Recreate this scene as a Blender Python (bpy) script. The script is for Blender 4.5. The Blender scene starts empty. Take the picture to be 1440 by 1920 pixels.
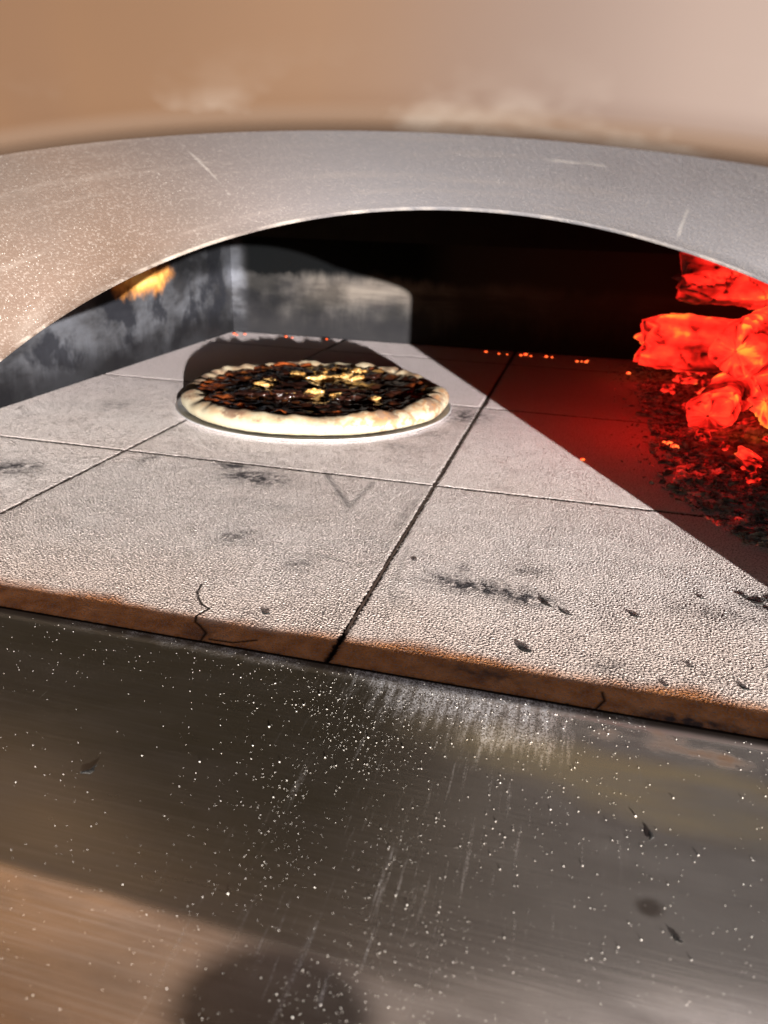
import bpy, bmesh, math, random
import numpy as np
from mathutils import Vector, Matrix, noise
random.seed(7); rng=np.random.default_rng(7)
H=0.226   # eye height above the hearth, unit of the whole oven
scene=bpy.context.scene
COL=scene.collection

# ------------------------------------------------------------ helpers
def link(o,parent=None):
    COL.objects.link(o)
    if parent is not None: o.parent=parent
    return o
def mesh_obj(name,verts,faces,m=None,parent=None,smooth=True,attrs=None):
    me=bpy.data.meshes.new(name)
    me.from_pydata([tuple(v) for v in verts],[],faces)
    me.update()
    if smooth: me.polygons.foreach_set('use_smooth',[True]*len(me.polygons))
    for nm,a in (attrs or {}).items():
        at=me.attributes.new(nm,'FLOAT','POINT'); at.data.foreach_set('value',a)
    o=bpy.data.objects.new(name,me)
    if m: me.materials.append(m)
    return link(o,parent)
class M:
    def __init__(s,name):
        s.m=bpy.data.materials.new(name); s.m.use_nodes=True
        s.nt=s.m.node_tree; s.b=s.nt.nodes['Principled BSDF']; s.out=s.nt.nodes['Material Output']
        s.tc=s.nt.nodes.new('ShaderNodeTexCoord')
    def set(s,sock,v):
        if isinstance(v,bpy.types.NodeSocket): s.nt.links.new(v,sock)
        elif isinstance(v,(tuple,list)) and len(v)==3 and sock.type=='RGBA': sock.default_value=(*v,1)
        else: sock.default_value=v
    def P(s,**k):
        for a,v in k.items(): s.set(s.b.inputs[a.replace('_',' ')],v)
    def co(s,scale=(1,1,1),loc=(0,0,0),rot=(0,0,0)):
        n=s.nt.nodes.new('ShaderNodeMapping'); s.nt.links.new(s.tc.outputs['Object'],n.inputs['Vector'])
        n.inputs['Scale'].default_value=scale; n.inputs['Location'].default_value=loc; n.inputs['Rotation'].default_value=rot
        return n.outputs[0]
    def noise(s,scale,vec=None,detail=3,rough=.55,dist=0):
        n=s.nt.nodes.new('ShaderNodeTexNoise'); n.inputs['Scale'].default_value=scale
        n.inputs['Detail'].default_value=detail; n.inputs['Roughness'].default_value=rough; n.inputs['Distortion'].default_value=dist
        s.nt.links.new(vec if vec else s.tc.outputs['Object'],n.inputs['Vector']); return n.outputs['Fac']
    def vor(s,scale,vec=None,feat='F1',rnd=1):
        n=s.nt.nodes.new('ShaderNodeTexVoronoi'); n.feature=feat; n.inputs['Scale'].default_value=scale; n.inputs['Randomness'].default_value=rnd
        s.nt.links.new(vec if vec else s.tc.outputs['Object'],n.inputs['Vector']); return n.outputs['Distance']
    def ramp(s,fac,stops,interp='LINEAR'):
        n=s.nt.nodes.new('ShaderNodeValToRGB'); n.color_ramp.interpolation=interp
        e=n.color_ramp.elements
        while len(e)<len(stops): e.new(0.5)
        for i,(p,c) in enumerate(stops):
            e[i].position=p
            e[i].color=(c,c,c,1) if isinstance(c,(int,float)) else (*c,1)
        s.nt.links.new(fac,n.inputs[0]); return n.outputs[0]
    def mix(s,f,a,b,mode='MIX'):
        n=s.nt.nodes.new('ShaderNodeMix'); n.data_type='RGBA'; n.blend_type=mode
        s.set(n.inputs[0],f); s.set(n.inputs[6],a); s.set(n.inputs[7],b); return n.outputs[2]
    def math(s,op,a,b=0.0,c=None,clamp=False):
        n=s.nt.nodes.new('ShaderNodeMath'); n.operation=op; n.use_clamp=clamp
        s.set(n.inputs[0],a); s.set(n.inputs[1],b)
        if c is not None: s.set(n.inputs[2],c)
        return n.outputs[0]
    def mul(s,*v):
        r=v[0]
        for q in v[1:]: r=s.math('MULTIPLY',r,q)
        return r
    def xyz(s):
        n=s.nt.nodes.new('ShaderNodeSeparateXYZ'); s.nt.links.new(s.tc.outputs['Object'],n.inputs[0]); return n.outputs
    def rng(s,v,a,b,c=0.,d=1.,smooth=True):
        n=s.nt.nodes.new('ShaderNodeMapRange'); n.interpolation_type='SMOOTHSTEP' if smooth else 'LINEAR'
        s.set(n.inputs[0],v)
        for i,x in enumerate((a,b,c,d)): n.inputs[i+1].default_value=x
        return n.outputs[0]
    def attr(s,name):
        n=s.nt.nodes.new('ShaderNodeAttribute'); n.attribute_name=name; return n.outputs['Fac']
    def bump(s,h,strength=.5,dist=.001,normal=None):
        n=s.nt.nodes.new('ShaderNodeBump'); n.inputs['Strength'].default_value=strength; n.inputs['Distance'].default_value=dist
        s.nt.links.new(h,n.inputs['Height'])
        s.nt.links.new(n.outputs[0],s.b.inputs['Normal']); return n.outputs[0]
    def blob(s,cx,cy,rx,ry,wob=.5,ws=60,rot=0,e0=.4,e1=1.2):
        """soft irregular patch mask around a place (metres) on x,y of the surface"""
        n=s.nt.nodes.new('ShaderNodeMapping'); n.vector_type='TEXTURE'
        s.nt.links.new(s.tc.outputs['Object'],n.inputs[0])
        n.inputs['Location'].default_value=(cx,cy,0) ; n.inputs['Rotation'].default_value=(0,0,rot)
        n.inputs['Scale'].default_value=(rx,ry,1000)
        l=s.nt.nodes.new('ShaderNodeVectorMath'); l.operation='LENGTH'; s.nt.links.new(n.outputs[0],l.inputs[0])
        nz=s.noise(ws)
        d=s.math('ADD',l.outputs['Value'],s.math('MULTIPLY',s.math('SUBTRACT',nz,.5),wob*4))
        return s.rng(d,e0,e1,1,0)

# ------------------------------------------------------------ materials
def mat_tile():
    m=M('refractory_stone'); x,y,z=m.xyz()
    n1=m.noise(9,detail=4); n2=m.noise(60,detail=4,rough=.65); n3=m.noise(700,detail=4,rough=.7)
    c=m.mix(m.ramp(n1,[(.35,0),(.65,1)]),(.81,.73,.71),(.85,.79,.78))
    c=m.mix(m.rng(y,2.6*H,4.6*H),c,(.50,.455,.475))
    yy=m.math('ADD',y,m.math('MULTIPLY',m.math('SUBTRACT',n1,.5),.05))
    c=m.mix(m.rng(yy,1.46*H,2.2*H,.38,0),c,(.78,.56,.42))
    c=m.mix(m.rng(yy,1.55*H,1.62*H,.97,0),c,m.mix(m.ramp(n2,[(.35,0),(.6,1)]),(.26,.085,.020),(.52,.20,.055)))  # front strip: warm tone of the shaded stone painted into its colour
    c=m.mix(m.mul(m.ramp(n2,[(.50,0),(.72,1)]),.16),c,(.42,.35,.34))
    gs=m.vor(430); c=m.mix(m.mul(m.ramp(gs,[(.14,1),(.28,0)]),.70),c,(.16,.135,.13))
    c=m.mix(m.mul(m.ramp(n3,[(.40,1),(.50,0)]),.70),c,(.24,.205,.195))
    st=m.attr('stain')
    st=m.mul(st,m.ramp(m.noise(110,detail=5,rough=.65),[(.35,.5),(.52,1.)]))
    c=m.mix(m.mul(st,.95),c,(.035,.035,.042))
    c=m.mix(m.attr('joint'),c,(.014,.009,.007))
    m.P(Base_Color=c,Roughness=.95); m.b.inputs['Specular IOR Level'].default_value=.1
    m.bump(n3,1.0,.0011)
    return m.m
def steel(name,ca,cb,big=5,grade=None):
    m=M(name); x,y,z=m.xyz()
    n=m.noise(big,detail=4); br=m.noise(7,m.co(scale=(2,90,90)),detail=3)
    c=m.mix(m.ramp(n,[(.35,0),(.65,1)]),ca,cb)
    c=m.mix(m.mul(br,.3),c,tuple(v*.45 for v in ca))
    if grade: c=m.mix(m.rng(x,grade[0]*H,grade[1]*H),c,grade[2])
    return m,c,n,br
def mat_hood():
    m=M('hood_steel'); x,y,z=m.xyz()
    n=m.noise(5,detail=3)
    c=m.mix(m.ramp(n,[(.35,0),(.65,1)]),(.031,.0145,.0050),(.038,.0185,.0071))
    c=m.mix(m.rng(x,-.36*H,.05*H),c,(.034,.0205,.0150))
    d2=m.noise(7,m.co(scale=(1.8,1,.5),loc=(4,4,4)),detail=1); c=m.mix(m.mul(m.ramp(d2,[(.42,0),(.68,1)]),.55),c,(.021,.0105,.0065))
    e=m.attr('edge'); nn=m.noise(34,m.co(scale=(.6,1,1)),detail=3,rough=.6)
    c=m.mix(m.mul(m.rng(e,.5,1.),.8),c,(.052,.034,.023))  # rim colour lightened to offset the shade on its down-facing bevel
    c=m.mix(m.mul(e,m.ramp(nn,[(.50,0),(.64,1)]),.45),c,(.10,.088,.077))
    m.P(Base_Color=c,Metallic=.12,Roughness=.62); m.b.inputs['Specular IOR Level'].default_value=.35
    return m.m
def mat_arch():
    m,c,n,br=steel('arch_steel',(.086,.060,.046),(.128,.095,.079),grade=(-.95,-.25,(.166,.167,.185)))  # cool grade to the right: sky reflection put into the steel colour
    g=m.noise(800,detail=2,rough=.7)
    sp=m.ramp(m.vor(600),[(.0,1),(.09,1),(.16,0)])
    msk=m.ramp(m.noise(22,detail=4),[(.45,0),(.60,1)])
    c=m.mix(m.mul(sp,msk,.75),c,(.7,.68,.65))
    c=m.mix(m.mul(m.ramp(g,[(.54,0),(.66,1)]),.28),c,(.34,.31,.29))
    br2=m.noise(10,m.co(scale=(1.2,14,1),rot=(0,0,.5)),detail=5)
    c=m.mix(m.mul(m.ramp(br2,[(.55,0),(.7,1)]),.2),c,(.28,.25,.23))
    dk=m.noise(8,m.co(scale=(1.5,1,1),loc=(1,5,1)),detail=3); c=m.mix(m.mul(m.ramp(dk,[(.5,0),(.7,1)]),.35),c,(.080,.07,.065))
    for (cx,cy,rx,ry,w_,a) in ((-.05,1.27,.05,.006,.8,.2),(.13,1.42,.004,.05,.6,.22),(-.66,1.30,.003,.08,.7,.2)):
        c=m.mix(m.mul(m.blob(cx*H,cy*H,rx*H,ry*H,wob=w_,ws=150),a),c,(.62,.60,.57))
    c=m.mix(m.mul(m.attr('edge'),m.ramp(m.noise(60,detail=4),[(.42,.0),(.62,.7)])),c,(.50,.46,.42))
    m.P(Base_Color=c,Metallic=.3,Roughness=m.ramp(n,[(.3,.35),(.7,.5)]))
    m.bump(m.math('ADD',g,sp),.5,.0004); return m.m
def mat_shelf():
    m=M('brushed_steel_shelf'); x,y,z=m.xyz()
    br=m.noise(5,m.co(scale=(3,120,1),rot=(0,0,.10)),detail=4,rough=.6)
    n2=m.noise(18,m.co(scale=(1,3,1),rot=(0,0,.15)),detail=5,rough=.65)
    sm=m.noise(7,m.co(scale=(1,1.6,1),rot=(0,0,.5),loc=(2,0,0)),detail=4)
    c=m.mix(m.rng(x,-.9*H,.4*H),(.54,.37,.22),(.70,.65,.62))
    yw=m.math('ADD',m.math('ADD',y,m.mul(x,.05)),m.mul(m.math('SUBTRACT',m.noise(5,detail=2),.5),.02))
    refl_dim=m.mul(m.rng(yw,.700*H,.730*H),m.rng(x,-.40*H,.10*H,1,0))  # painted reflection edge: steel darkened beyond the warm mirrored arch
    c=m.mix(m.mul(refl_dim,.97),c,(.125,.103,.072))
    shadow_spot=m.blob(-.29*H,.635*H,.155*H,.125*H,wob=.03,ws=20,e0=.65,e1=1.1)  # round shadow painted into the shelf colour
    c=m.mix(m.mul(shadow_spot,.95),c,(.045,.033,.026))
    c=m.mix(m.mul(m.ramp(n2,[(.42,0),(.7,1)]),.35),c,(.15,.13,.115))
    c=m.mix(m.mul(m.ramp(sm,[(.5,0),(.7,1)]),.40),c,(.13,.11,.10))
    painted_dark=m.math('MAXIMUM',refl_dim,shadow_spot)
    c=m.mix(m.mul(m.ramp(br,[(.45,0),(.75,1)]),m.math('SUBTRACT',.34,m.mul(painted_dark,.30))),c,(.72,.66,.60))
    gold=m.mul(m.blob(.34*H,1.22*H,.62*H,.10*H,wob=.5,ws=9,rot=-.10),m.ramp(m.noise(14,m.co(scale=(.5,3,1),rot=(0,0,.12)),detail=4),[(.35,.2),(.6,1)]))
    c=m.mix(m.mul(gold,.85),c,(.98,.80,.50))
    spot=m.blob(.199*H,.952*H,.024*H,.022*H,wob=.12,ws=150)
    c=m.mix(m.mul(spot,.7),c,(.17,.12,.10))
    # flour swept over the lip of the shelf: thin, broken, streaked by a peel
    st=m.noise(6,m.co(scale=(44,4,1),rot=(0,0,-.25)),detail=7,rough=.75)
    cl=m.noise(16,detail=4,rough=.6)
    near=m.rng(y,1.02*H,1.46*H); xa=m.mul(m.rng(x,-.75*H,-.2*H),m.rng(x,-.05*H,.25*H,1,0))
    fl=m.mul(near,xa)
    thr=m.math('ADD',m.math('ADD',m.mul(st,.60),m.mul(cl,.40)),m.mul(fl,.31))
    fm=m.mul(m.rng(thr,.62,.86),m.rng(fl,0,.08))
    thin=m.mul(m.rng(y,1.38*H,1.44*H),m.ramp(m.noise(40,detail=5,rough=.7),[(.44,0),(.6,.6)]))
    thin=m.mul(thin,m.rng(x,-1.25*H,-.9*H),m.rng(x,.1*H,.3*H,1,0))
    fm=m.math('MAXIMUM',fm,thin)
    ds=m.ramp(m.noise(5,m.co(scale=(70,3.0,1),rot=(0,0,.22),loc=(1,0,0)),detail=6,rough=.75),[(.57,0),(.70,1)])
    dm=m.mul(ds,m.rng(x,-.62*H,-.4*H),m.rng(x,-.05*H,.25*H,1,0),m.ramp(m.noise(11,m.co(loc=(6,2,0)),detail=3),[(.42,0),(.6,1)]))
    fm=m.math('MAXIMUM',fm,m.mul(dm,.6))
    fm=m.mul(fm,m.ramp(m.noise(1300,detail=2),[(.42,.1),(.56,1)]))
    sc=m.ramp(m.noise(3,m.co(scale=(110,5,1),rot=(0,0,.45)),detail=2),[(.75,0),(.77,1)])
    sc2=m.ramp(m.noise(3,m.co(scale=(90,3,1),rot=(0,0,-.9),loc=(3,3,0)),detail=2),[(.76,0),(.78,1)])
    c=m.mix(m.mul(m.math('MAXIMUM',sc,sc2),.6),c,(.9,.86,.8))
    # dark matt strip at the stone, painted to keep the fire's red reflection out
    bs=m.rng(y,1.395*H,1.436*H)
    c=m.mix(bs,c,(.075,.062,.052))
    rust=m.mul(m.blob(.29*H,1.365*H,.13*H,.036*H,wob=.8,ws=40),m.ramp(m.noise(50,m.co(scale=(.6,2,1)),detail=5),[(.30,.3),(.6,1)]))
    c=m.mix(m.mul(rust,.75),c,(.24,.115,.035))
    c=m.mix(m.mul(fm,.68),c,(.80,.82,.88))
    lip=m.rng(y,1.437*H,1.443*H)
    c=m.mix(lip,c,(.010,.007,.006))  # shelf end blackened in colour so red firelight does not show on it
    met=m.math('SUBTRACT',m.math('SUBTRACT',m.math('SUBTRACT',.80,m.mul(fm,.6)),bs),m.mul(rust,.45),clamp=True)
    ro=m.math('ADD',m.math('ADD',m.math('ADD',m.mul(n2,.20),m.mul(rust,.2)),m.mul(refl_dim,.14)),m.math('ADD',m.math('ADD',.07,m.mul(bs,.7)),m.mul(fm,.5)))
    m.P(Base_Color=c,Metallic=met,Roughness=ro,Specular_IOR_Level=m.math('SUBTRACT',.5,m.mul(bs,.5)))
    m.bump(br,.12,.0002)
    return m.m
def mat_wall():
    m=M('sooty_chamber_steel'); x,y,z=m.xyz()
    n=m.noise(6,m.co(scale=(1,1,2.4)),detail=5,rough=.6)
    v=m.noise(6,m.co(scale=(6,6,1.8)),detail=5,rough=.6)
    hz=m.noise(6,m.co(scale=(.8,.8,7)),detail=4,rough=.6)
    c=m.mix(m.ramp(n,[(.38,0),(.62,1)]),(.008,.008,.009),(.026,.025,.024))
    c=m.mix(m.mul(m.ramp(v,[(.45,0),(.70,1)]),.35),c,(.036,.034,.034))
    left=m.rng(x,-2.72*H,-2.6*H,1,0); back=m.math('SUBTRACT',1,left)
    c=m.mix(m.mul(left,m.ramp(n,[(.38,.15),(.58,.95)])),c,(.080,.086,.102))
    c=m.mix(m.mul(left,m.ramp(m.noise(13,m.co(loc=(3,3,1)),detail=4,rough=.6),[(.50,0),(.58,.85)])),c,(.012,.013,.017))
    xx=m.math('ADD',x,m.mul(m.math('SUBTRACT',n,.5),.25))
    zz=m.math('ADD',z,m.mul(m.math('SUBTRACT',v,.5),.03))
    band=m.mul(m.rng(zz,.20*H,.38*H),m.rng(zz,.38*H,.54*H,1,0),m.rng(xx,-2.45*H,-1.75*H))
    c=m.mix(m.mul(band,back,.85),c,m.mix(m.ramp(hz,[(.38,0),(.60,1)]),(.026,.022,.020),(.066,.058,.051)))
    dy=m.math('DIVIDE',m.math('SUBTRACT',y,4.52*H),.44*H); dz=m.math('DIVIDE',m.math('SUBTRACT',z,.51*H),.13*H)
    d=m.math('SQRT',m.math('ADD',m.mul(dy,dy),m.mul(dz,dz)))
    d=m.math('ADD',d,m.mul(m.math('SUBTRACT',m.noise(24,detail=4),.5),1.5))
    refl_patch=m.mul(m.rng(d,.35,1.05,1,0),left)  # warm reflection on the left wall, painted as an orange patch
    c=m.mix(refl_patch,c,m.mix(m.rng(d,.1,.8),(1.0,.66,.20),(.75,.30,.05)))
    soot=m.math('ADD',m.rng(zz,.42*H,.53*H),m.mul(back,m.ramp(m.noise(9,detail=5),[(.46,0),(.60,1)]),.6),clamp=True)  # soot higher up; its fade also blanks the sunlit patch's curved top
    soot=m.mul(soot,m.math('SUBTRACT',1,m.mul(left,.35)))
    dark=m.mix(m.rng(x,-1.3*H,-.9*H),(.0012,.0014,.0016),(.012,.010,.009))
    c=m.mix(m.mul(soot,m.math('SUBTRACT',1,refl_patch)),c,dark)
    c=m.mix(m.rng(x,-1.2*H,-.2*H,0,.4),c,(.035,.028,.025))  # right side lighter in colour so the red fire glow registers
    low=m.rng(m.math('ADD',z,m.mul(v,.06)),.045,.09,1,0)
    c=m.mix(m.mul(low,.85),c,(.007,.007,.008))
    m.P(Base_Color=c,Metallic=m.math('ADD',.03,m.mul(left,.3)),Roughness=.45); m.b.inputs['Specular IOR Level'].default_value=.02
    m.bump(v,.1,.001)
    return m.m
def mat_soot():
    m=M('black_soot'); n=m.noise(30,detail=4)
    m.P(Base_Color=m.mix(n,(.003,.003,.003),(.010,.009,.008)),Roughness=.9); m.b.inputs['Specular IOR Level'].default_value=.1; return m.m
def mat_log():
    m=M('glowing_firewood')
    g=m.noise(55,m.co(scale=(.25,.8,1)),detail=5,rough=.6,dist=.3)      # wood grain along the log
    n=m.noise(26,detail=5,rough=.58,dist=.2); big=m.noise(12,m.co(loc=(1,2,3)),detail=2)
    f=m.math('ADD',m.math('ADD',m.mul(g,.32),m.mul(n,.38)),m.mul(big,.55))
    f=m.math('SUBTRACT',f,.045)
    f=m.math('ADD',f,m.mul(m.math('SUBTRACT',m.attr('relief'),1.0),.50))
    e=m.ramp(f,[(.31,(.008,.0,.0)),(.38,(.09,.002,.001)),(.45,(.42,.005,.003)),(.56,(1,.020,.011)),(.67,(1,.050,.018)),(.79,(1,.30,.03))])
    m.P(Base_Color=(.05,.042,.04),Roughness=.9,Emission_Color=e,Emission_Strength=1.5)
    m.bump(m.math('ADD',n,g),1.,.005); return m.m
def mat_ash(name,hot,scale,lo,base):
    m=M(name); n=m.noise(scale,detail=5,rough=.62,dist=.5); big=m.noise(13,m.co(loc=(1,2,3)),detail=2)
    f=m.math('ADD',m.mul(n,.75),m.mul(big,.55)); f=m.math('SUBTRACT',f,.13)
    e=m.ramp(f,[(lo,(.0,.0,.0)),(lo+.07,(.10,.002,.001)),(lo+.14,(.62,.008,.005)),(lo+.25,(1,.03,.012)),(lo+.36,(1,.30,.03))])
    m.P(Base_Color=m.mix(m.ramp(n,[(.4,0),(.6,1)]),tuple(.15*v for v in base),base),Roughness=.95,Emission_Color=e,Emission_Strength=hot)
    m.bump(n,.9,.004); return m.m
def simple(name,c1,c2,scale=40,rough=.6,bump=.3,bd=.001,**k):
    m=M(name); n=m.noise(scale,detail=4,rough=.6)
    m.P(Base_Color=m.mix(m.ramp(n,[(.35,0),(.65,1)]),c1,c2),Roughness=rough,**k); m.bump(n,bump,bd); return m.m
def mat_crust():
    m=M('baked_dough'); x,y,z=m.xyz()
    n=m.noise(30,detail=4); n2=m.noise(85,detail=4)
    c=m.mix(m.ramp(n,[(.35,0),(.7,1)]),(.205,.188,.138),(.18,.150,.095))
    top=m.rng(z,.045*H,.080*H)
    t=m.mul(top,m.ramp(n2,[(.40,.1),(.60,1)]))
    c=m.mix(m.mul(t,.62),c,(.14,.076,.032))
    ch=m.mul(m.rng(z,.050*H,.072*H),m.ramp(m.noise(34,m.co(loc=(5,5,5)),detail=5,rough=.65),[(.50,0),(.58,1)]))
    c=m.mix(m.mul(ch,.8),c,(.055,.022,.010))
    sp=m.mul(m.ramp(m.noise(110,detail=3),[(.50,0),(.58,1)]),m.rng(x,.05*H,.45*H))
    c=m.mix(m.mul(sp,.75),c,(.13,.06,.02))
    le=m.mul(m.rng(x,-.68*H,-.3*H,1,0),m.ramp(n,[(.4,0),(.6,1)]),m.rng(z,.03*H,.07*H))
    c=m.mix(m.mul(le,.6),c,(.09,.05,.028))
    m.P(Base_Color=c,Roughness=.8); m.bump(n2,.3,.001); return m.m
def mat_sauce():
    m=M('caramelised_sauce'); x,y,z=m.xyz(); n=m.noise(36,detail=5,rough=.6)
    r=m.math('SQRT',m.math('ADD',m.mul(x,x),m.mul(y,y)))
    c=m.mix(m.ramp(n,[(.4,0),(.6,1)]),(.003,.002,.0015),(.018,.0055,.003))
    e0=m.ramp(m.noise(30,m.co(loc=(2,7,2)),detail=5),[(.55,0),(.63,1)])
    c=m.mix(m.mul(e0,.6),c,(.09,.028,.007))
    e=m.mul(m.rng(r,.46*H,.56*H),m.ramp(m.noise(30,m.co(loc=(7,1,2)),detail=4),[(.48,0),(.62,1)]))
    c=m.mix(e,c,(.20,.045,.012))
    e2=m.mul(m.ramp(m.noise(42,m.co(loc=(1,9,2)),detail=5,rough=.65),[(.47,0),(.54,1)]),m.rng(y,-.10*H,.16*H),m.rng(x,-.38*H,-.15*H),m.rng(x,.08*H,.32*H,1,0))
    c=m.mix(m.mul(e2,.9),c,(.26,.155,.05))
    m.P(Base_Color=c,Roughness=.12); m.bump(n,.7,.004); return m.m

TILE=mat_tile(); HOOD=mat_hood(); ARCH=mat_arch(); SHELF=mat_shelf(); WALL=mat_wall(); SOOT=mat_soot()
EMB=mat_log(); ASHGLOW=mat_ash('ash_with_sparks',1.0,80,.58,(.34,.30,.29))
_m=M('ember_spark'); _n=_m.noise(300)
_m.P(Base_Color=(.1,.02,.01),Emission_Color=_m.mix(_m.ramp(_n,[(.4,0),(.6,1)]),(1,.02,.01),(1,.16,.03)),Emission_Strength=2.5); EMBDOT=_m.m
CHAR=simple('charcoal',(.008,.008,.009),(.025,.024,.022),300,.8,.5,.0006)
FLOUR=simple('flour_grain',(.50,.48,.46),(.65,.63,.60),800,.6)
CRUST=mat_crust(); SAUCE=mat_sauce()
CHEESE=simple('melted_cheese',(.27,.185,.075),(.23,.11,.025),90,.3,.4,.001)
BURNT=simple('charred_topping',(.003,.002,.002),(.016,.005,.003),60,.12,.5,.002)
PANM=simple('pan_aluminium',(.42,.43,.45),(.33,.33,.34),120,.32,.1,.0003,Metallic=.5)

# ------------------------------------------------------------ oven root
oven=bpy.data.objects.new('pizza_oven',None); link(oven)
oven['label']='stainless steel wood-fired pizza oven with arched mouth and stone hearth'
oven['category']='pizza oven'

# ------------------------------------------------------------ hearth floor
def fnoise(nx,ny,step,lam,band,seed):
    r=np.random.default_rng(seed).standard_normal((ny,nx))
    F=np.fft.rfft2(r); fy=np.fft.fftfreq(ny,step)[:,None]; fx=np.fft.rfftfreq(nx,step)[None,:]
    f=np.sqrt(fx**2+fy**2); f0=1/lam
    F*=np.exp(-((f-f0)/(band*f0))**2)
    o=np.fft.irfft2(F,s=(ny,nx)); return o/o.std()
def fpow(nx,ny,step,l0,l1,p,seed):
    """broad-band rough noise between two wavelengths"""
    r=np.random.default_rng(seed).standard_normal((ny,nx))
    F=np.fft.rfft2(r); fy=np.fft.fftfreq(ny,step)[:,None]; fx=np.fft.rfftfreq(nx,step)[None,:]
    f=np.sqrt(fx**2+fy**2)+1e-6
    F*=f**(-p)*(1/(1+(1/(l0*f))**6))*(1/(1+(l1*f)**8))
    o=np.fft.irfft2(F,s=(ny,nx)); return o/o.std()
stains=[(-1.172,2.607,.13,.08,1.),(-1.31,2.70,.08,.05,1.),(-.20,1.95,.15,.045,1.),(-.08,1.925,.09,.04,.95),(-.30,1.98,.06,.04,.7),(-1.009,2.065,.07,.06,.5),
(-.739,1.946,.04,.05,.5),(-.083,2.104,.05,.04,.45),(-.556,3.83,.13,.16,.7),(-2.10,2.41,.11,.08,.9),(-1.674,2.675,.03,.09,.55),
(-.137,1.526,.10,.035,.6),(.15,1.643,.06,.035,.45),(.318,1.473,.11,.024,.9),(-.75,3.2,.1,.05,.35),(-.42,1.83,.03,.04,.35),(-.27,2.06,.03,.05,.5),
(-2.3,3.4,.1,.12,.4),(.56,2.1,.06,.05,.8),(.45,2.0,.14,.035,.4),(-.83,1.50,.05,.03,.5),(-1.35,2.75,.25,.03,.5),(-.53,2.4,.02,.3,.3),(-1.0,2.35,.2,.04,.2),(-.66,3.45,.12,.10,.3)]
segs=[((-.94,2.757),(-.738,2.428),.014,.6),((-.738,2.428),(-.725,2.70),.012,.5),((-.46,2.15),(-.44,1.85),.012,.3),((-.75,2.02),(-.56,1.98),.006,.35)]
cracks=[[(-.955,1.735),(-.945,1.69),(-.925,1.66),(-.90,1.63),(-.872,1.615),(-.885,1.57),(-.872,1.54),(-.856,1.53),(-.822,1.50),(-.817,1.45)],[(-.80,1.475),(-.74,1.478),(-.69,1.505)],[(.115,1.46),(.135,1.50),(.13,1.53)]]
def segd(X,Y,a,b):
    ax,ay=a;bx,by=b; dx,dy=bx-ax,by-ay; t=np.clip(((X-ax)*dx+(Y-ay)*dy)/(dx*dx+dy*dy),0,1)
    return np.hypot(X-(ax+t*dx),Y-(ay+t*dy))
xj=[-2.80,-1.825,-.495,.835,2.22]; yj=[1.456,2.745,4.03,5.32,5.86]
V=[];Fc=[];ST=[];JT=[];off=0
gap=.0035
for j in range(len(yj)-1):
    for i in range(len(xj)-1):
        x0,x1=xj[i]+gap,xj[i+1]-gap; y0,y1=yj[j]+(gap if j else 0),yj[j+1]-gap
        step=(.00055,.0009,.0025,.004)[j]
        if i in(0,3) and j<2: step=.0012
        nx=int((x1-x0)*H/step)+1; ny=int((y1-y0)*H/step)+1
        gx=np.linspace(x0,x1,nx); gy=np.linspace(y0,y1,ny); X,Y=np.meshgrid(gx,gy)
        sd=10*j+i
        a_=fpow(nx,ny,step,.0034,max(.0011,step*2),.15,sd)
        z=np.clip(a_-.2,0,None)**.8-.8*np.clip(-a_-.5,0,None)      # crumbs standing proud, shallow pits
        z*=(.000095,.000090,.00005,.00004)[j]*(1.35 if i<2 else 1)
        amp=1+.12*np.clip(fnoise(nx,ny,step,.05,.7,sd+50),-1.5,1.8)
        z=z*np.clip(amp,.6,2)
        z+=fnoise(nx,ny,step,.12,.5,sd+90)*.00001
        e=np.minimum(np.minimum(X-x0,x1-X),np.minimum(Y-y0,y1-Y))*H
        wob=fpow(nx,ny,step,.02,.002,.5,sd+33)*.0004
        z-=np.exp(-np.clip(e+wob,0,1)/.0005)*.0013
        s=np.zeros_like(X)
        for cx,cy,rx,ry,a in stains:
            d=((X-cx)/rx)**2+((Y-cy)/ry)**2; s=np.maximum(s,a*np.exp(-d**1.0))
        s*=np.clip(1+.45*fpow(nx,ny,step,.03,.004,1.,sd+70),.1,1.5)
        for a,b,w,k in segs: s=np.maximum(s,k*np.exp(-(segd(X,Y,a,b)/w)**2))
        jt=np.clip(2.1*np.exp(-np.clip(e+wob,0,1)/.00085),0,.99)
        for c in cracks:
            for a,b in zip(c[:-1],c[1:]):
                d=segd(X,Y,a,b)*H; k=np.exp(-(d/.0006)**2); z-=k*.0004; jt=np.maximum(jt,np.exp(-(d/.0009)**2))
        co=np.stack([X*H,Y*H,z],-1).reshape(-1,3); V.append(co); ST.append(np.clip(s,0,1).ravel()); JT.append(np.clip(jt,0,1).ravel())
        idx=np.arange(nx*ny).reshape(ny,nx)+off
        Fc.append(np.stack([idx[:-1,:-1],idx[:-1,1:],idx[1:,1:],idx[1:,:-1]],-1).reshape(-1,4)); off+=nx*ny
b=np.array([[-2.9*H,1.454*H,-.0038],[2.35*H,1.454*H,-.0038],[2.35*H,5.9*H,-.0038],[-2.9*H,5.9*H,-.0038],[-2.9*H,1.454*H,-.05],[2.35*H,1.454*H,-.05]])
V.append(b); ST.append(np.zeros(6)); JT.append(np.ones(6)); Fc.append(np.array([[0,1,2,3],[0,4,5,1]])+off)
V=np.concatenate(V);Fc=np.concatenate(Fc);ST=np.concatenate(ST);JT=np.concatenate(JT)
me=bpy.data.meshes.new('hearth_floor'); me.vertices.add(len(V)); me.vertices.foreach_set('co',V.ravel())
me.loops.add(Fc.size); me.loops.foreach_set('vertex_index',Fc.ravel().astype(np.int32))
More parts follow.
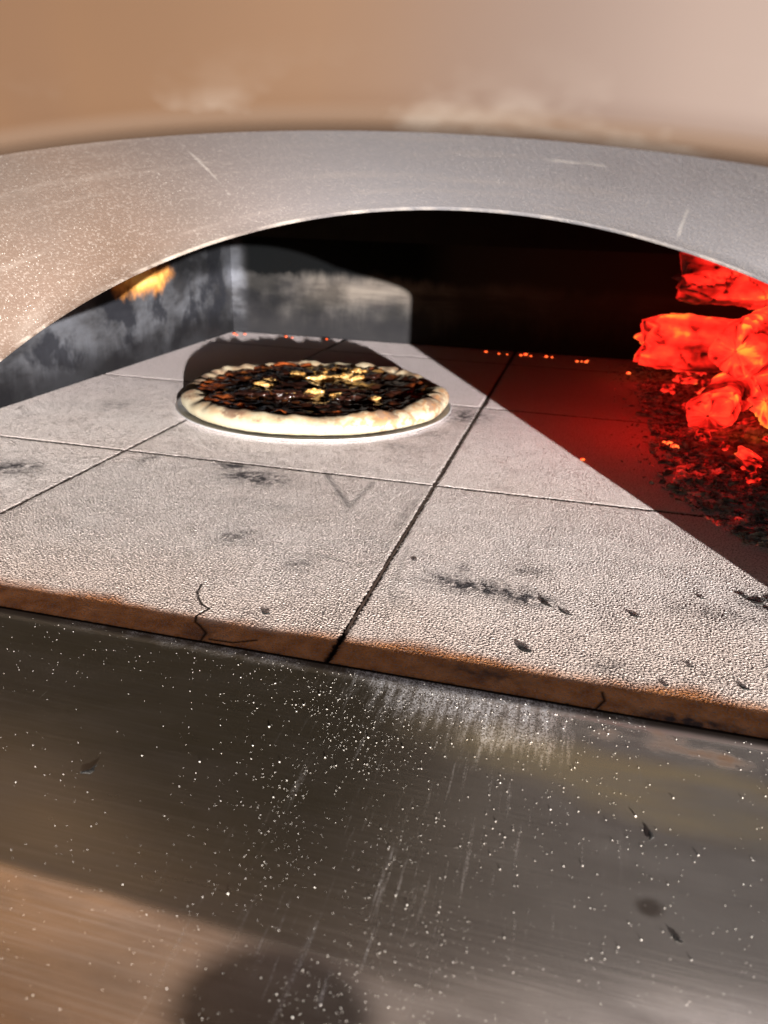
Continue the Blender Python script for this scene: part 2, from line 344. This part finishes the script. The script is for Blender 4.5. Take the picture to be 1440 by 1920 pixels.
me.polygons.add(len(Fc)); me.polygons.foreach_set('loop_start',np.arange(0,Fc.size,4,dtype=np.int32))
me.polygons.foreach_set('loop_total',np.full(len(Fc),4,dtype=np.int32)); me.polygons.foreach_set('use_smooth',np.ones(len(Fc),dtype=bool))
me.update(calc_edges=True)
for nm,a in (('stain',ST),('joint',JT)):
    at=me.attributes.new(nm,'FLOAT','POINT'); at.data.foreach_set('value',a.astype(np.float32))
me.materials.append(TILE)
fl=bpy.data.objects.new('hearth_floor',me); link(fl,oven); fl['label']='square refractory stone slabs with dark soot smudges and a crack'

# ------------------------------------------------------------ arch lining + hood plate
def half(z0,k,up,hw,zl,top,n=50):
    """half outline from apex to foot (distance from the middle, height), in oven units"""
    pts=[(up*t,z0-k*(up*t)**2) for t in np.linspace(0,1,n)]
    p0=pts[-1]; sl=-2*k*up
    tx=(hw-p0[0])*.75; p1=(p0[0]+tx,max(p0[1]+sl*tx,zl+top*1.2)); p2=(hw,zl+top); p3=(hw,zl)
    for t in np.linspace(0,1,20)[1:]:
        a=[(1-t)**3,3*t*(1-t)**2,3*t*t*(1-t),t**3]
        pts.append((sum(w*p[0] for w,p in zip(a,(p0,p1,p2,p3))),sum(w*p[1] for w,p in zip(a,(p0,p1,p2,p3)))))
    for t in np.linspace(0,1,12)[1:]: pts.append((hw,zl*(1-t)-.04*t))
    return pts
def curve(c,L,R): return np.array([(c-u,z) for u,z in L][::-1]+[(c+u,z) for u,z in R][1:])
inner=curve(-.265,half(.991,.329,1.07,2.28,.12,.16),half(.991,.329,.62,1.228,.66,.08))
outer=curve(-.38,half(1.097,.115,1.8,2.36,.45,.12),half(1.097,.115,1.3,1.82,.60,.12))
def grow(cv,d):
    t=np.gradient(cv,axis=0); nrm=np.stack([-t[:,1],t[:,0]],-1); nrm/=np.linalg.norm(nrm,axis=1)[:,None]+1e-9
    return cv+nrm*d
if (grow(inner,.1)[:,1].max())<inner[:,1].max():
    _g=grow; grow=lambda cv,d:_g(cv,-d)
def row(cv,y): return [(x*H,y*H,z*H) for x,z in cv]
A=[];E=[]
def addA(cv,y,e): A.append(row(cv,y)); E.extend([e]*len(cv))
addA(grow(inner,.10),1.60,0); addA(grow(inner,.02),1.53,0); addA(grow(inner,.001),1.512,.0); addA(inner,1.506,.8); addA(grow(inner,.004),1.503,.8); addA(grow(inner,.007),1.494,.1)
for t in np.linspace(.08,1,14): 
    cv=inner*(1-t)+outer*t; addA(grow(cv,.006*(1-t)+.004*math.sin(math.pi*t)),1.497*(1-t)+1.2*t,0)
def strips(A):
    v=[p for r in A for p in r]; f=[]
    m_=len(A[0])
    for i in range(len(A)-1):
        for k in range(m_-1): f.append((i*m_+k,i*m_+k+1,(i+1)*m_+k+1,(i+1)*m_+k))
    return v,f
v,f=strips(A); o=mesh_obj('arch_lining',v,f,ARCH,oven,attrs={'edge':E}); o['label']='grey steel arch lining speckled with flour and sand grains'
g_=[(0,1.2,.8),(.006,1.186,1.),(.016,1.176,1.),(.035,1.170,.6),(.06,1.168,.15),(.12,1.168,0.)]
B=[row(grow(outer,a),y) for a,y,e in g_]; EB=[e for a,y,e in g_ for _ in outer]+[0.]*len(outer)
rect=[]
for (x,z) in grow(outer,.12):
    dx,dz=x+.3,z-.2
    cands=[]
    if dx<-1e-6: cands.append((-2.98+.3)/dx)
    if dx>1e-6: cands.append((2.40+.3)/dx)
    if dz>1e-6: cands.append((2.3-.2)/dz)
    if dz<-1e-6: cands.append((-.3-.2)/dz)
    k=min(c for c in cands if c>0); rect.append((-.3+dx*k,.2+dz*k))
B.append(row(np.array(rect),1.168))
v,f=strips(B); o=mesh_obj('hood_plate',v,f,HOOD,oven,attrs={'edge':EB}); o['label']='tan brown tarnished steel hood above the mouth'

# ------------------------------------------------------------ chamber
def grid_wall(pa,pb,z0,z1,nu=20,nv=8):
    v=[];f=[]
    for j in range(nv+1):
        for i in range(nu+1):
            t=i/nu; v.append(((pa[0]*(1-t)+pb[0]*t)*H,(pa[1]*(1-t)+pb[1]*t)*H,(z0+(z1-z0)*j/nv)*H))
    for j in range(nv):
        for i in range(nu): a=j*(nu+1)+i; f.append((a,a+1,a+nu+2,a+nu+1))
    return v,f
vv=[];ff=[]
for pa,pb in (((-2.77,1.18),(-2.77,5.84)),((-2.77,5.84),(2.2,5.84)),((2.2,5.84),(2.2,1.18))):
    v,f=grid_wall(pa,pb,-.05,.74); o_=len(vv); vv+=v; ff+=[tuple(q+o_ for q in g) for g in f]
o=mesh_obj('chamber_wall',vv,ff,WALL,oven,smooth=False); o['label']='sooty tarnished steel oven wall with bluish heat tint and a painted orange reflection'
vv=[];ff=[]; ns=28
prof=[(-2.8,.70),(-2.72,.735),(-2.72,.80)]
for k in range(ns+1):
    a=math.pi*k/ns; prof.append((-.285-2.40*math.cos(a),.80+.62*math.sin(a)))
prof+=[(2.15,.80),(2.15,.735),(2.23,.70)]
for y in (1.18,5.79): vv+=[(x*H,y*H,z*H) for x,z in prof]
m_=len(prof)
for k in range(m_-1): ff.append((k,k+1,m_+k+1,m_+k))
o_=len(vv); vv+=[(-2.85*H,5.79*H,.735*H),(2.3*H,5.79*H,.735*H),(2.3*H,5.79*H,1.7*H),(-2.85*H,5.79*H,1.7*H),(-2.85*H,5.86*H,.735*H),(2.3*H,5.86*H,.735*H)]
ff+=[(o_,o_+1,o_+2,o_+3),(o_,o_+4,o_+5,o_+1)]
o=mesh_obj('vault_ceiling',vv,ff,SOOT,oven,smooth=False)

# ------------------------------------------------------------ landing shelf
zt=.0090*H
ys=[(1.452,-.06),(1.452,zt/H-.004),(1.4505,zt/H-.001),(1.447,zt/H)]+[(y,zt/H) for y in np.linspace(1.40,-.30,16)]+[(-.31,zt/H-.002),(-.316,zt/H-.008),(-.316,-.16)]
xs=np.linspace(-2.6,2.6,30); vv=[(x*H,y*H,z*H) for (y,z) in ys for x in xs]; ff=[]
for j in range(len(ys)-1):
    for i in range(29): a=j*30+i; ff.append((a,a+1,a+31,a+30))
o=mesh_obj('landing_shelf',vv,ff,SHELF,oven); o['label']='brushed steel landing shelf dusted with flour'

def ico():
    t=(1+5**.5)/2; v=np.array([(-1,t,0),(1,t,0),(-1,-t,0),(1,-t,0),(0,-1,t),(0,1,t),(0,-1,-t),(0,1,-t),(t,0,-1),(t,0,1),(-t,0,-1),(-t,0,1)],float); v/=np.linalg.norm(v[0])
    f=[(0,11,5),(0,5,1),(0,1,7),(0,7,10),(0,10,11),(1,5,9),(5,11,4),(11,10,2),(10,7,6),(7,1,8),(3,9,4),(3,4,2),(3,2,6),(3,6,8),(3,8,9),(4,9,5),(2,4,11),(6,2,10),(8,6,7),(9,8,1)]
    return v,f
iv,if_=ico(); vv=[];ff=[]
cnt=0
while cnt<4200:
    u=random.random()
    if u<.26: y=random.uniform(.5,1.35); x=-.40+.22*(1.35-y)+random.gauss(0,.10)
    elif u<.45: x=random.gauss(-.1,.3); y=random.uniform(.5,1.43)
    elif u<.50: x=random.gauss(-.2,.35); y=1.43-abs(random.gauss(0,.07))
    else: x=random.uniform(-1.4,1.0); y=random.uniform(.3,1.43)
    if not(.05<y<1.44): continue
    if noise.noise(Vector((x*5,y*5,2)))<-.15 and random.random()<.75: continue
    r=(abs(random.gauss(0,.00007))+.00005)*(.50+.40*y)
    if random.random()<.05: r*=1.9
    s=np.array([random.uniform(.7,1.4),random.uniform(.7,1.4),.6]); p=iv*r*s+np.array([x*H,y*H,zt+r*.4])
    o_=len(vv); vv+=p.tolist(); ff+=[tuple(q+o_ for q in g) for g in if_]; cnt+=1
o=mesh_obj('flour_grains',vv,ff,FLOUR); o['kind']='stuff'; o['label']='scattered white flour grains on the steel shelf'; o['category']='flour'

# ------------------------------------------------------------ charcoal flakes
def flake(name,x,y,z,L,W,T,rot,m=CHAR,seed=0,parent=None):
    r=random.Random(seed); k=11; vv=[];ff=[]
    for layer in (0,1):
        for i in range(k):
            a=2*math.pi*i/k; rr=r.uniform(.5,1.15)
            vv.append((math.cos(a)*L*.5*rr,math.sin(a)*W*.5*rr+.12*L*math.cos(2*a),(T*(.6+.5*r.random()) if layer else 0)+abs(math.cos(a))*T*.4))
    vv.append((0,0,T*1.3)); vv.append((0,0,0))
    for i in range(k):
        j=(i+1)%k; ff+=[(i,j,k+j,k+i),(k+i,k+j,2*k),(j,i,2*k+1)]
    o=mesh_obj(name,vv,ff,m,parent,smooth=False); o.location=(x*H,y*H,z); o.rotation_euler=(0,0,rot); return o
chips=[(-.02,1.917,.050,.016,-1.0),(.035,1.875,.05,.004,-.6),(.215,1.916,.036,.012,-.4),(-.054,1.66,.045,.022,-.5),(-.718,1.633,.028,.010,.1),(.444,1.643,.03,.010,-.5),
(.55,2.10,.05,.02,.3),(.58,2.06,.04,.02,-.6),(.60,2.14,.05,.015,.9),(.52,2.13,.03,.015,.2),(.64,2.08,.06,.02,.4),(.27,1.60,.02,.007,.6),(.40,2.08,.02,.007,-.2),
(.335,1.70,.02,.006,.3),(-.42,2.07,.02,.007,.4)]
for i,(x,y,L,W,r) in enumerate(chips):
    o=flake('charcoal_flake',x,y,.00014,L*H,W*H,.0002+.03*W*H,r,seed=i); o['label']='small black charcoal flake lying on the hearth stone'; o['category']='charcoal'; o['group']='charcoal flakes on the hearth'
for i,(x,y,L,W,r) in enumerate([(-.794,.977,.035,.012,1.0),(.209,1.105,.022,.007,1.5),(.236,.905,.018,.007,-.5)]):
    o=flake('charcoal_flake',x,y,zt,L*H,W*H,.00025,r,seed=40+i); o['label']='black charcoal crumb lying on the steel shelf'; o['category']='charcoal'; o['group']='charcoal crumbs on the shelf'

# ------------------------------------------------------------ fire
def wood(p0,p1,r,seed,label,nr=120,ns=80,flat=.72,heat=0.):
    p0=Vector(p0)*H;p1=Vector(p1)*H;r*=H; ax=(p1-p0); L=ax.length; q=ax.to_track_quat('Z','Y')
    vv=[];ff=[];RL=[]; roll=seed*.7
    def P(t,a,rad):
        # split-wood section: flat sides, deep checks and torn ends
        c,s_=math.cos(a),math.sin(a); sq=(abs(c)**3.4+abs(s_)**3.4)**(-1/3.4)
        loc=Vector((c*rad*sq*.92,s_*rad*sq*flat,t*L)); s=Vector((seed*3.1,seed,0))
        n1=noise.noise(loc*13+s); n2=noise.noise(Vector((loc.x*55,loc.y*55,loc.z*10))+s); n3=noise.noise(loc*110+s)
        u=loc.z*18+n1*2.0+n3*.2+seed*.37; fz=abs(u-round(u)); w=a*.8+n1*1.2+math.floor(u+.5)*.37+n3*.1; fa=abs(w-round(w))
        cleft=max(0,1-min(fz/.06,fa/.05))*(1 if noise.noise(loc*22+s)>-.15 else .2)
        step=.05*(noise.cell(Vector((math.floor(u+.5),math.floor(w+.5),seed)))-.5)
        k=1+.16*n1+.09*n2+.035*n3-.10*cleft+step
        endd=max(0,1-min(t,1-t)*L/(rad*.9+1e-6))
        RL.append(1+heat+.40*n2-.45*cleft+.3*n1+.12*n3+step*2-.40*endd*(1 if seed in(1,) else 0)+.15*endd*(1 if seed in (3,5) else 0))
        x_,y_=loc.x*k,loc.y*k
        endt=(1 if t>.5 else -1)*max(0,abs(t-.5)*2-.8)*5*rad*(.45*noise.noise(Vector((c*2,s_*2,seed)))+.2*noise.noise(Vector((c*6,s_*6,seed))))
        return p0+q@Vector((x_*math.cos(roll)-y_*math.sin(roll),x_*math.sin(roll)+y_*math.cos(roll),loc.z+endt))
    for i in range(nr):
        t=i/(nr-1); e=min(1,.84+2.5*min(t,1-t)) 
        for k in range(ns): vv.append(P(t,2*math.pi*k/ns,r*e))
    for i in range(nr-1):
        for k in range(ns): a=i*ns+k; b_=i*ns+(k+1)%ns; ff.append((a,b_,b_+ns,a+ns))
    for end in (0,1):
        base=0 if end==0 else (nr-1)*ns; prev=[base+k for k in range(ns)]
        for s_ in (.72,.58,.44,.3,.18,.06):
            cur=[]
            for k in range(ns): cur.append(len(vv)); vv.append(P(end,2*math.pi*k/ns,r*s_))
            for k in range(ns):
                g=(prev[k],cur[k],cur[(k+1)%ns],prev[(k+1)%ns]); ff.append(g if end==0 else g[::-1])
            prev=cur
    o=mesh_obj('burning_log',vv,ff,EMB,attrs={'relief':RL}); o['label']=label; o['category']='firewood'; o['group']='glowing logs in the fire'; return o
wood((.50,4.95,.65),(1.75,5.15,.61),.17,1,'charred log glowing red on top of the fire')
wood((.34,4.95,.26),(1.7,5.1,.26),.18,2,'thick red hot log lying low in the fire',flat=.85,heat=.04)
wood((.73,4.2,.36),(1.25,5.2,.40),.155,3,'glowing log with orange end pointing out',flat=.9,heat=.02)
wood((.62,3.95,.08),(.92,4.9,.09),.13,4,'dark charred stump with deep red cracks',heat=-.04)
wood((.83,3.80,.21),(1.5,4.0,.25),.155,5,'bright orange log fragment on the ash',heat=.04)
wood((1.0,3.35,.05),(1.8,3.5,.08),.08,7,'charred log piece in the ash',heat=-.1)
rc=random.Random(5)
for i in range(34):
    y=rc.uniform(3.1,5.3); x=.46+.12*rc.random()+abs(rc.gauss(0,.22))+max(0,3.9-y)*.22
    s=rc.uniform(.018,.050); z=.02+.05*max(0,min(1,(x-.5)*2))
    bm=bmesh.new(); bmesh.ops.create_icosphere(bm,subdivisions=3,radius=1); sq=(rc.uniform(.9,1.5),rc.uniform(.6,1),rc.uniform(.45,.8)); rl=[]
    hot=-.30 if i%3 else -.03
    for v in bm.verts:
        p=v.co; n_=noise.noise(p*1.4+Vector((i*3,0,0))); c_=noise.cell(p*1.6+Vector((i,1,2))); m4=noise.noise(p*4+Vector((i*3,5,0)))
        k=1+.35*n_+.22*(c_-.5)+.12*m4; mx=max(abs(p.x),abs(p.y),abs(p.z)); k*=.75/mx*.5+.5
        rl.append(1+.5*n_+.3*m4+hot); v.co=Vector((p.x*k*sq[0],p.y*k*sq[1],p.z*k*sq[2]))*s*H
    me=bpy.data.meshes.new('glowing_coal'); bm.to_mesh(me); bm.free(); me.materials.append(EMB); me.polygons.foreach_set('use_smooth',[True]*len(me.polygons))
    at=me.attributes.new('relief','FLOAT','POINT'); at.data.foreach_set('value',rl)
    o=bpy.data.objects.new('glowing_coal',me); link(o); o.location=(x*H,y*H,z*H); o.rotation_euler=(rc.gauss(0,.3),rc.gauss(0,.3),rc.uniform(0,6))
    o['label']='broken half charred coal lying in the ash'; o['category']='coal'; o['group']='broken coals around the logs'
nx,ny=130,150; vv=[];ff=[]
for j in range(ny):
    for i in range(nx):
        x=.05+2.13*i/(nx-1); y=2.45+3.35*j/(ny-1)
        edge=.44+.32*noise.noise(Vector((x*2,y*2,3)))-max(0,y-4.2)*.10+max(0,3.4-y)*.15
        k=max(0,min(1,(x-edge)/.40))*min(1,max(0,(y-2.6)/.6))
        z=k*(.035+.03*noise.noise(Vector((x*7,y*7,0)))+.03*noise.noise(Vector((x*22,y*22,5)))+.016*noise.noise(Vector((x*60,y*60,5))))-.012*(1-k)
        vv.append((x*H,y*H,z*H))
for j in range(ny-1):
    for i in range(nx-1): a=j*nx+i; ff.append((a,a+1,a+nx+1,a+nx))
o=mesh_obj('ash_bed',vv,ff,ASHGLOW); o['kind']='stuff'; o['label']='bed of grey ash with red sparks under the fire'; o['category']='ash'
vv=[];ff=[]
for i in range(6400):
    y=random.uniform(2.5,5.6); x=.42+abs(random.gauss(0,.42))-.12*(y-3)/2.4+random.gauss(0,.08)
    if i%9==0: x-=abs(random.gauss(0,.16))
    if x>2.1 or x<.595-.525*(y-2.2)+.16 or x<.08: continue
    s=abs(random.gauss(0,.0022))+.0007
    if x<.35: s*=.5
    if random.random()<.05: s*=2
    R=Matrix.Rotation(random.uniform(0,6.3),3,'Z')@Matrix.Rotation(random.gauss(0,.4),3,'X')@Matrix.Rotation(random.gauss(0,.25),3,'Y')
    zz=(.0006+ (random.random()**2)*.012*min(1,max(0,(x-.45)*1.5)))
    w=random.uniform(.2,.7); th=random.uniform(.12,.45)
    o_=len(vv)
    for a,b_,c in ((-1,-w,0),(1,-w*.8,.1),(.9,w,0),(-.8,w*.7,.15),(-.8,-w*.8,th),(.8,-w*.6,th+.1),(.7,w*.8,th),(-.6,w*.6,th+.1)):
        p=R@Vector((a*s,b_*s,c*s)); vv.append((x*H+p.x,y*H+p.y,zz+p.z))
    ff+=[tuple(q+o_ for q in g) for g in ((0,3,2,1),(4,5,6,7),(0,1,5,4),(1,2,6,5),(2,3,7,6),(3,0,4,7))]
o=mesh_obj('charcoal_fragments',vv,ff,ASHGLOW,smooth=False); o['kind']='stuff'; o['label']='loose charcoal fragments strewn around the fire'; o['category']='charcoal'
def spark(x,y,r,i):
    vv=[tuple(Vector(p)*r*H*(1+.4*noise.noise(Vector(p)*2+Vector((i,0,0))))) for p in iv.tolist()]
    o=mesh_obj('glowing_ember',[(a*1.4,b_,c*.7) for a,b_,c in vv],if_,EMBDOT); o.location=(x*H,y*H,r*H*.6)
    o['label']='tiny glowing red ember on the hearth stone'; o['category']='ember'; o['group']='stray embers on the hearth'
i=0
for x,y,r in [(-2.70,5.70,.010),(-2.62,5.72,.008),(-2.66,5.66,.007),(-2.28,5.74,.009),(-2.22,5.72,.006),(-1.95,5.76,.008),(-.70,5.72,.009),(-.60,5.68,.007),(-.54,5.68,.006),(-.44,5.68,.009),(-.41,5.72,.012),(-.37,5.68,.007),(-.26,5.70,.010),(-.22,5.70,.007),(-.04,5.6,.009),(-.01,5.62,.006),(.02,5.6,.010),(.03,5.66,.007),(.30,5.3,.012),(.43,3.66,.012),(.45,3.60,.016),(.41,3.68,.007),(.05,3.27,.008)]:
    spark(x,y,r,i); i+=1

# ------------------------------------------------------------ pan + pizza
PC=(-1.35,3.81)
def lathe(name,prof,seg,m,parent,disp=None):
    vv=[];ff=[]
    for (r,z) in prof:
        for k in range(seg):
            a=2*math.pi*k/seg; x,y,zz=r*math.cos(a),r*math.sin(a),z
            if disp: x,y,zz=disp(x,y,zz,r,a)
            vv.append((x*H,y*H,zz*H))
    for i in range(len(prof)-1):
        for k in range(seg): a=i*seg+k;b_=i*seg+(k+1)%seg; ff.append((a,b_,b_+seg,a+seg))
    return mesh_obj(name,vv,ff,m,parent)
pan=lathe('pizza_pan',[(.01,.004),(.60,.004),(.675,.006),(.70,.012),(.712,.016),(.718,.013),(.710,.006),(.68,.001),(.01,.001)],128,PANM,None)
pan.location=((PC[0]+.008)*H,(PC[1]-.030)*H,.0008); pan['label']='thin round aluminium pan lying on the hearth stone'; pan['category']='pan'
def cd(x,y,z,r,a):
    p=Vector((math.cos(a)*2.4,math.sin(a)*2.4,0)); n1=noise.noise(p); n2=noise.noise(p*2.2+Vector((0,0,z*4+4))); n3=noise.noise(Vector((x*12,y*12,z*12))); n4=noise.noise(p*5+Vector((3,3,0)))
    k=1+.022*n1+.014*n2
    w=max(0,min(1,(r-.5)/.1))*max(0,min(1,(.70-r)/.03+.6)); z=z*(1+w*(.18*n1+.22*n2+.14*n3+.12*n4))
    if .5<r<.62: k+=.045*noise.noise(p*3.2+Vector((8,0,0)))
    return x*k,y*k,z
prof=[(.01,.03),(.3,.035),(.50,.040),(.545,.052),(.58,.070),(.607,.083),(.63,.089),(.653,.088),(.674,.080),(.691,.065),(.700,.046),(.699,.028),(.690,.013),(.66,.006),(.01,.006)]
pizza=lathe('pizza',prof,260,CRUST,None,cd); pizza.location=(PC[0]*H,PC[1]*H,.0020)
pizza['label']='round pizza with pale puffy crust and dark caramelised topping'; pizza['category']='pizza'
vv=[];ff=[]; nr=70;ns=200
for i in range(nr+1):
    for k in range(ns):
        a=2*math.pi*k/ns; r=.606*i/nr*(1+.09*noise.noise(Vector((math.cos(a)*7,math.sin(a)*7,9)))); x,y=r*math.cos(a),r*math.sin(a)
        z=.070+.013*noise.noise(Vector((x*8,y*8,1)))+.015*noise.noise(Vector((x*19,y*19,1)))+.003*noise.noise(Vector((x*50,y*50,1)))+.012*(r/.6)**3
        vv.append((x*H,y*H,z*H))
for i in range(nr):
    for k in range(ns): a=i*ns+k;b_=i*ns+(k+1)%ns; ff.append((a,b_,b_+ns,a+ns))
mesh_obj('sauce',vv,ff,SAUCE,pizza)
def lump(name,x,y,z,s,sq,m,seed,rot):
    bm=bmesh.new(); bmesh.ops.create_icosphere(bm,subdivisions=4,radius=1)
    for v in bm.verts:
        p=v.co.copy(); k=1+.6*noise.noise(p*1.3+Vector((seed,0,0)))+.45*noise.noise(p*3.5+Vector((seed,0,3)))
        v.co=Vector((p.x*k*sq[0],p.y*k*sq[1],p.z*k*sq[2]+.4*sq[2]*noise.noise(Vector((p.x*2.5,p.y*2.5,seed)))))*s*H
    me=bpy.data.meshes.new(name); bm.to_mesh(me); bm.free(); me.polygons.foreach_set('use_smooth',[True]*len(me.polygons)); me.materials.append(m)
    o=bpy.data.objects.new(name,me); link(o,pizza); o.location=(x*H,y*H,z*H); o.rotation_euler=rot; return o
for i in range(17):
    a=random.uniform(0,6.283); r=.48*math.sqrt(random.random())
    if i<14: x=random.gauss(-.08,.11); y=random.gauss(.16,.16)
    else: x=r*math.cos(a); y=r*math.sin(a)
    lump('cheese',x,y,.074+.006*random.random(),random.uniform(.022,.058),(1.2,1,.26),CHEESE,i,(random.gauss(0,.1),random.gauss(0,.1),a))
for i in range(14):
    a=random.uniform(0,6.283); r=.46*math.sqrt(random.random())
    lump('topping_piece',r*math.cos(a),r*math.sin(a),.068+.006*random.random(),random.uniform(.06,.11),(1.2,1.,.20),BURNT,50+i,(random.gauss(0,.06),random.gauss(0,.06),a))

# ------------------------------------------------------------ light
el=math.radians(3.8); az=Vector((.465,-.886,0)).normalized()
tosun=Vector((az.x*math.cos(el),az.y*math.cos(el),math.sin(el)))
sd=bpy.data.lights.new('sun','SUN'); sd.energy=34; sd.angle=math.radians(.5); sd.color=(1,.93,.86)
so=bpy.data.objects.new('sun',sd); link(so); so.rotation_euler=(-tosun).to_track_quat('-Z','Y').to_euler(); so.location=(1,-2,1)
w=bpy.data.worlds.new('World'); scene.world=w; w.use_nodes=True
sk=w.node_tree.nodes.new('ShaderNodeTexSky'); sk.sky_type='NISHITA'; sk.sun_disc=False; sk.sun_elevation=el; sk.sun_rotation=math.atan2(az.x,az.y)
bg=w.node_tree.nodes['Background']; bg.inputs['Strength'].default_value=.15; w.node_tree.links.new(sk.outputs[0],bg.inputs[0])
fd=bpy.data.lights.new('fire_light','POINT'); fd.energy=.40; fd.color=(1,.006,.003); fd.shadow_soft_size=.04; fd.specular_factor=0
fo=bpy.data.objects.new('fire_light',fd); link(fo); fo.location=(.46*H,3.75*H,.52*H)

# ------------------------------------------------------------ camera
cd_=bpy.data.cameras.new('camera'); cam=bpy.data.objects.new('camera',cd_); link(cam); scene.camera=cam
cd_.sensor_fit='VERTICAL'; cd_.sensor_height=36; cd_.lens=1444/1920*36; cd_.clip_start=.005; cd_.clip_end=100
Xv=Vector((.9666,-.1200,.2263)).normalized(); Yv=Vector((.2559,.3532,-.8999)); Yv=(Yv-Xv*Yv.dot(Xv)).normalized(); Zv=Xv.cross(Yv)
R=Matrix((Xv,Yv,Zv)).to_4x4(); cam.matrix_world=Matrix.Translation((0,0,H))@R
cd_.dof.use_dof=True; cd_.dof.focus_distance=.46; cd_.dof.aperture_fstop=cd_.lens/2.2
scene.view_settings.view_transform='Standard'; scene.view_settings.look='None'; scene.view_settings.exposure=0
